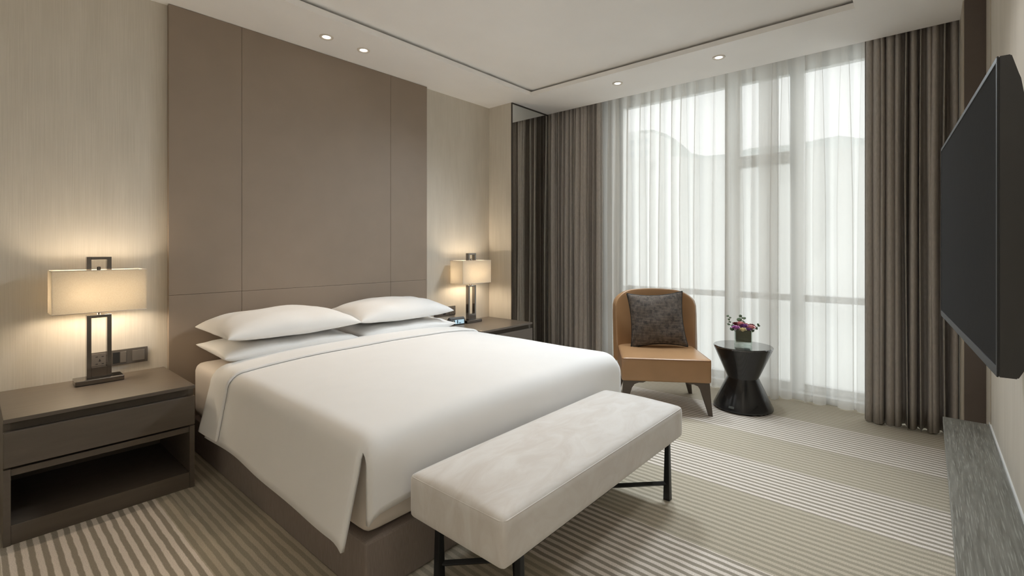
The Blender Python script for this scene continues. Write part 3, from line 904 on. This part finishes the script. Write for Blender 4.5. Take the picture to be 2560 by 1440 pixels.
# backrest: upright shell, rounded top corners, sides wrapping forward
bm = bmesh.new(); nu, nv = 28, 16; G = []
wb = .66; rc = .15
for i in range(nu + 1):
    u = math.sin((-1 + 2 * i / nu) * math.pi / 2) * .4 + (-1 + 2 * i / nu) * .6
    ax_ = abs(u) * wb / 2
    ztop = .868 + .036 * (1 - u * u)
    if ax_ > wb / 2 - rc:
        q = (ax_ - (wb / 2 - rc)) / rc
        ztop -= rc * .75 * (1 - math.sqrt(max(0, 1 - q * q * .995)))
    col = []
    for j in range(nv + 1):
        v = j / nv
        z = .29 + (ztop - .29) * v
        x = u * wb / 2 * (.955 + .045 * min(1, v * 1.3))
        y = .555 - .085 * abs(u) ** 3.2 + .055 * v
        col.append(bm.verts.new((x, y, z)))
    G.append(col)
for i in range(nu):
    for j in range(nv):
        bm.faces.new((G[i][j], G[i + 1][j], G[i + 1][j + 1], G[i][j + 1]))
bk = finish('backrest', bm, M['tan'], ch, True)
m = bk.modifiers.new('solid', 'SOLIDIFY'); m.thickness = .06; m.offset = 1
m = bk.modifiers.new('bev', 'BEVEL'); m.width = .02; m.segments = 4; m.limit_method = 'ANGLE'; m.angle_limit = R(50)
# legs with a bracket curving into the seat rail
def chair_leg(sx, sy):
    bm = bmesh.new()
    X0 = sx * (SW / 2 - (.012 if sy < 0 else .03)); Y0 = .012 if sy < 0 else SD - .03
    out = [(0, .246), (.010, .12), (.022, .0)]                      # outer edge, splayed
    inn = [(-.17, .246), (-.15, .236), (-.115, .234), (-.085, .222), (-.066, .195), (-.052, .15), (-.020, .05), (-.006, .0)]
    poly = [(sx * p[0], p[1]) for p in out] + [(sx * p[0], p[1]) for p in inn[::-1]]
    A = [bm.verts.new((X0 + x, Y0 - sy * 0 + (0 if sy < 0 else -.022) + (.0 if sy < 0 else (.246 - z) * .12), z)) for x, z in poly]
    B = [bm.verts.new((v.co.x, v.co.y + .026, v.co.z)) for v in A]
    bm.faces.new(A); bm.faces.new(B[::-1]); n = len(A)
    for i in range(n): bm.faces.new((A[i], A[(i + 1) % n], B[(i + 1) % n], B[i]))
    finish('leg', bm, M['leg_brown'], ch)
for sx in (-1, 1):
    for sy in (-1, 1): chair_leg(sx, sy)

cu2 = empty('tweed_cushion', (0, 0, 0), label='square dark brown tweed cushion standing on the tan chair', cat='cushion')
pil = finish('cover', pillow_mesh(.46, .46, .075, .068, seed=9, pinch=.10, pw=.55), M['tweed'], cu2, True)
pil.data.transform(Matrix.Rotation(R(90), 4, 'X'))
edge = []
for k in range(4):
    for i in range(14):
        a = math.sin((-1 + 2 * i / 14) * math.pi / 2)
        u, v = [(a, -1), (1, a), (-a, 1), (-1, -a)][k]
        edge.append((.23 * u * (1 - .10 * (1 - v * v) * abs(u) ** 3), 0, .23 * v * (1 - .13 * (1 - u * u) * abs(v) ** 3)))
tube('piping', edge, .005, M['slot'], cu2, 6, True)
cm = Matrix.Translation((Cf.x, Cf.y, 0)) @ Matrix.Rotation(rot, 4, 'Z') @ Matrix.Translation((.0, .432, .655)) @ Matrix.Rotation(R(-13), 4, 'X') @ Matrix.Rotation(R(-3), 4, 'Y')
cu2.matrix_world = cm

# ------------------------------------------------------------------ side table, vase and flowers
TP = Vector((4.03, 1.10, 0))
tb = empty('side_table', TP, label='glossy black hourglass side table carrying a flower vase', cat='side table')
RT = .214
lathe('lower_cone', [(0, 0), (RT - .012, 0), (RT, .012), (RT, .022), (.113, .243), (0, .243)], M['lacquer_side'], tb, 64, smooth=False)
lathe('upper_cone', [(0, .243), (.113, .243), (.1135, .246), (RT - .001, .478), (0, .478)], M['lacquer_side'], tb, 64, smooth=False)
lathe('top_disc', [(0, .478), (RT, .478), (RT + .001, .484), (RT - .004, .490), (0, .490)], M['lacquer'], tb, 64, smooth=False)
for c_ in tb.children:
    for p in c_.data.polygons: p.use_smooth = len(p.vertices) == 4
    c_.data.set_sharp_from_angle(angle=R(25))
bdg = box('badge', (-.022, .018, -.0015, .0015, -.008, .008), M['label'], tb)
dirc = -Vector((TP.x, TP.y, 0)).normalized(); dirc.rotate(Matrix.Rotation(R(-22), 3, 'Z'))
bdg.rotation_euler = (R(-26), 0, math.atan2(dirc.y, dirc.x) + R(90)); bdg.location = (dirc.x * (RT - .009), dirc.y * (RT - .009), .045)

VP = Vector((4.035, 1.10, .4905))
va = empty('glass_vase', VP, rz=R(15.3 - 90 + 5), label='small square clear glass vase lined with dark leaves on side table', cat='vase')
bm = bmesh.new(); h_ = .060; H_ = .128
add_box(bm, -h_, h_, -h_, h_, 0, .026, .003)
for s in (-1, 1):
    add_box(bm, s * h_ - (.004 if s > 0 else 0), s * h_ + (.004 if s < 0 else 0), -h_, h_, .026, H_)
    add_box(bm, -h_ + .004, h_ - .004, s * h_ - (.004 if s > 0 else 0), s * h_ + (.004 if s < 0 else 0), .026, H_)
finish('glass', bm, M['vase'], va)
box('leaf_lining', (-h_ + .006, h_ - .006, -h_ + .006, h_ - .006, .032, H_ - .006), M['bwrap'], va, bev=.004)

def blossom(name, lay, r, mat, label, stem_h=.06):
    """ruffled ball of petals; lay = camera-right, depth, height offsets from the vase rim centre"""
    rnd = random.Random(name + str(lay))
    pos = VP + rgt * lay[0] + fwd * lay[1] + Vector((0, 0, lay[2]))
    o = empty(name, pos, label=label, cat='flower', group='flowers in the vase')
    bm = bmesh.new()
    for ringi, (k, tilt, rad) in enumerate(((7, 15, 1.0), (7, 38, .92), (6, 62, .78), (4, 80, .55))):
        for i in range(k):
            az = 2 * math.pi * (i + .5 * ringi) / k + rnd.uniform(-.2, .2); tl = R(tilt + rnd.uniform(-6, 6))
            rows_ = []
            for a in range(4):
                f = a / 3
                el = tl + (1 - f) * .9 - .25
                rr = r * rad * (.35 + .65 * f)
                ww = r * .55 * math.sin(math.pi * (.18 + .72 * f))
                base = Vector((math.cos(az) * math.cos(tl) * rr, math.sin(az) * math.cos(tl) * rr, (math.sin(tl) * rr) * .85 + r * .12 * f))
                sd = Vector((-math.sin(az), math.cos(az), 0)) * ww
                ruff = r * .07 * rnd.uniform(-1, 1)
                rows_.append([bm.verts.new(base - sd + Vector((0, 0, ruff))), bm.verts.new(base * 1.08), bm.verts.new(base + sd - Vector((0, 0, ruff)))])
            for A, B in zip(rows_, rows_[1:]):
                for q in range(2): bm.faces.new((A[q], A[q + 1], B[q + 1], B[q]))
    bmesh.ops.create_icosphere(bm, subdivisions=2, radius=r * .5, matrix=Matrix.Translation((0, 0, r * .22)))
    finish('petals', bm, mat, o, True, recalc=False)['kind'] = 'stuff'
    ce_ = (rgt * lay[0] + fwd * lay[1]) * -.85
    tube('stem', [(0, 0, r * .1), ce_ * .35 + Vector((0, 0, -r * .35)), ce_ + Vector((0, 0, -stem_h))], .002, M['stem'], o, 6)
    return o
blossom('pink_flower', (-.012, .02, .150), .042, M['pink'], 'pale pink full blossom at the back of the vase, between purple ones')
blossom('pink_flower', (.042, -.035, .134), .040, M['pink'], 'pale pink full blossom leaning over the vase corner by burgundy bloom')
blossom('pink_flower', (.036, .035, .150), .024, M['pink'], 'small rosy blossom behind the burgundy bloom in vase')
blossom('purple_flower', (.000, -.014, .143), .034, M['purple'], 'deep violet blossom in the middle of the vase')
blossom('purple_flower', (.020, -.052, .128), .024, M['purple'], 'small violet blossom low between cream and pink blooms')
blossom('magenta_flower', (-.066, -.02, .132), .034, M['magenta'], 'bright magenta-edged blossom hanging over the vase side')
blossom('magenta_flower', (-.048, .03, .158), .024, M['burgundy'], 'dark plum blossom tucked behind the magenta bloom')
blossom('cream_flower', (-.030, -.060, .124), .030, M['cream'], 'cream rose in front, over the vase rim')
blossom('burgundy_flower', (.075, .02, .140), .032, M['burgundy'], 'dark burgundy blossom on the window side of vase')

def sprig(label, base, pts, sizes, seed):
    rnd = random.Random(seed)
    p0 = VP + rgt * base[0] + fwd * base[1] + Vector((0, 0, .10))
    o = empty('eucalyptus_sprig', p0, label=label, cat='foliage', group='eucalyptus sprigs in the vase')
    P = [Vector((0, 0, 0))] + [rgt * a + fwd * b + Vector((0, 0, c)) for a, b, c in pts]
    tube('stem', P, .0016, M['stem'], o, 5)
    for k, s in enumerate(sizes):
        f = (k + 1) / len(sizes) * (len(P) - 1)
        i = min(len(P) - 2, int(f - 1e-6)); q = P[i].lerp(P[i + 1], f - i)
        side = rgt * (1 if k % 2 else -1) * s * .8 + fwd * rnd.uniform(-.6, .6) * s
        bm = bmesh.new(); c0 = bm.verts.new((0, 0, .0012)); ringv = []
        for a in range(10):
            th = 2 * math.pi * a / 10
            ringv.append(bm.verts.new((s * math.cos(th), s * .85 * math.sin(th), .002 * math.cos(2 * th))))
        for a in range(10): bm.faces.new((c0, ringv[a], ringv[(a + 1) % 10]))
        lf = finish('leaf', bm, M['leaf'], o, True)
        m = lf.modifiers.new('solid', 'SOLIDIFY'); m.thickness = .001
        lf.location = q + side
        lf.rotation_euler = (R(60 + rnd.uniform(-25, 25)), rnd.uniform(-.4, .4), R(HEAD - 90) + rnd.uniform(-.7, .7))
sprig('curling eucalyptus sprig rising above the magenta bloom', (-.05, .02), [(-.03, 0, .045), (-.055, 0, .07), (-.045, 0, .105), (-.055, 0, .128)], [.017, .016, .013, .011, .009, .008, .010], 1)
sprig('broad upright eucalyptus sprig at the back of the bouquet', (.0, .03), [(.0, .0, .05), (.004, 0, .09), (.004, 0, .125)], [.020, .022, .022, .020, .019, .016, .014], 2)
sprig('short eucalyptus sprig sticking out past the burgundy bloom', (.07, .0), [(.025, 0, .025), (.045, 0, .045), (.058, 0, .062)], [.014, .011, .010, .009, .011], 3)

# ------------------------------------------------------------------ television and ledge on the south wall
TA, TBp = Vector((1.48, -.116, 0)), Vector((2.70, -.044, 0))     # near and far ends of the front face
tdir = (TBp - TA); tw = tdir.length; ta = math.atan2(tdir.y, tdir.x)
tv = empty('television', (TA.x, TA.y, .97), rz=ta, label='large flat black television swung out from the wall on a bracket', cat='television')
TH = .70
prism('body', [(0, 0), (0, TH), (-.020, TH), (-.034, TH - .055), (-.052, TH - .19), (-.058, .06), (-.030, .0)], 'x', 0, tw, M['tvblack'], tv, bev=.002)
box('screen', (.010, tw - .010, .0, .0012, .022, TH - .012), M['screen'], tv)
bz = [(0, tw, TH - .012, TH), (0, tw, 0, .022), (0, .010, .022, TH - .012), (tw - .010, tw, .022, TH - .012)]
for a, b, c, d in bz: box('bezel', (a, b, .0, .003, c, d), M['tvbezel'], tv, bev=.0008)
box('wall_bracket', (tw * .40, tw * .60, -.162, -.056, .22, .45), M['black_metal'], tv, bev=.003)

box('oak_ledge', (-1.5, 3.72, YS, -.064, .250, .280), M['oak'], None, bev=.002)
le = bpy.data.objects['oak_ledge']
tag(le, 'long narrow grey oak ledge fixed low on the wall under the television', 'shelf')
struct(box('trim_3', (-1.5, 3.72, YS, YS + .006, .280, .292), M['alu_white']))
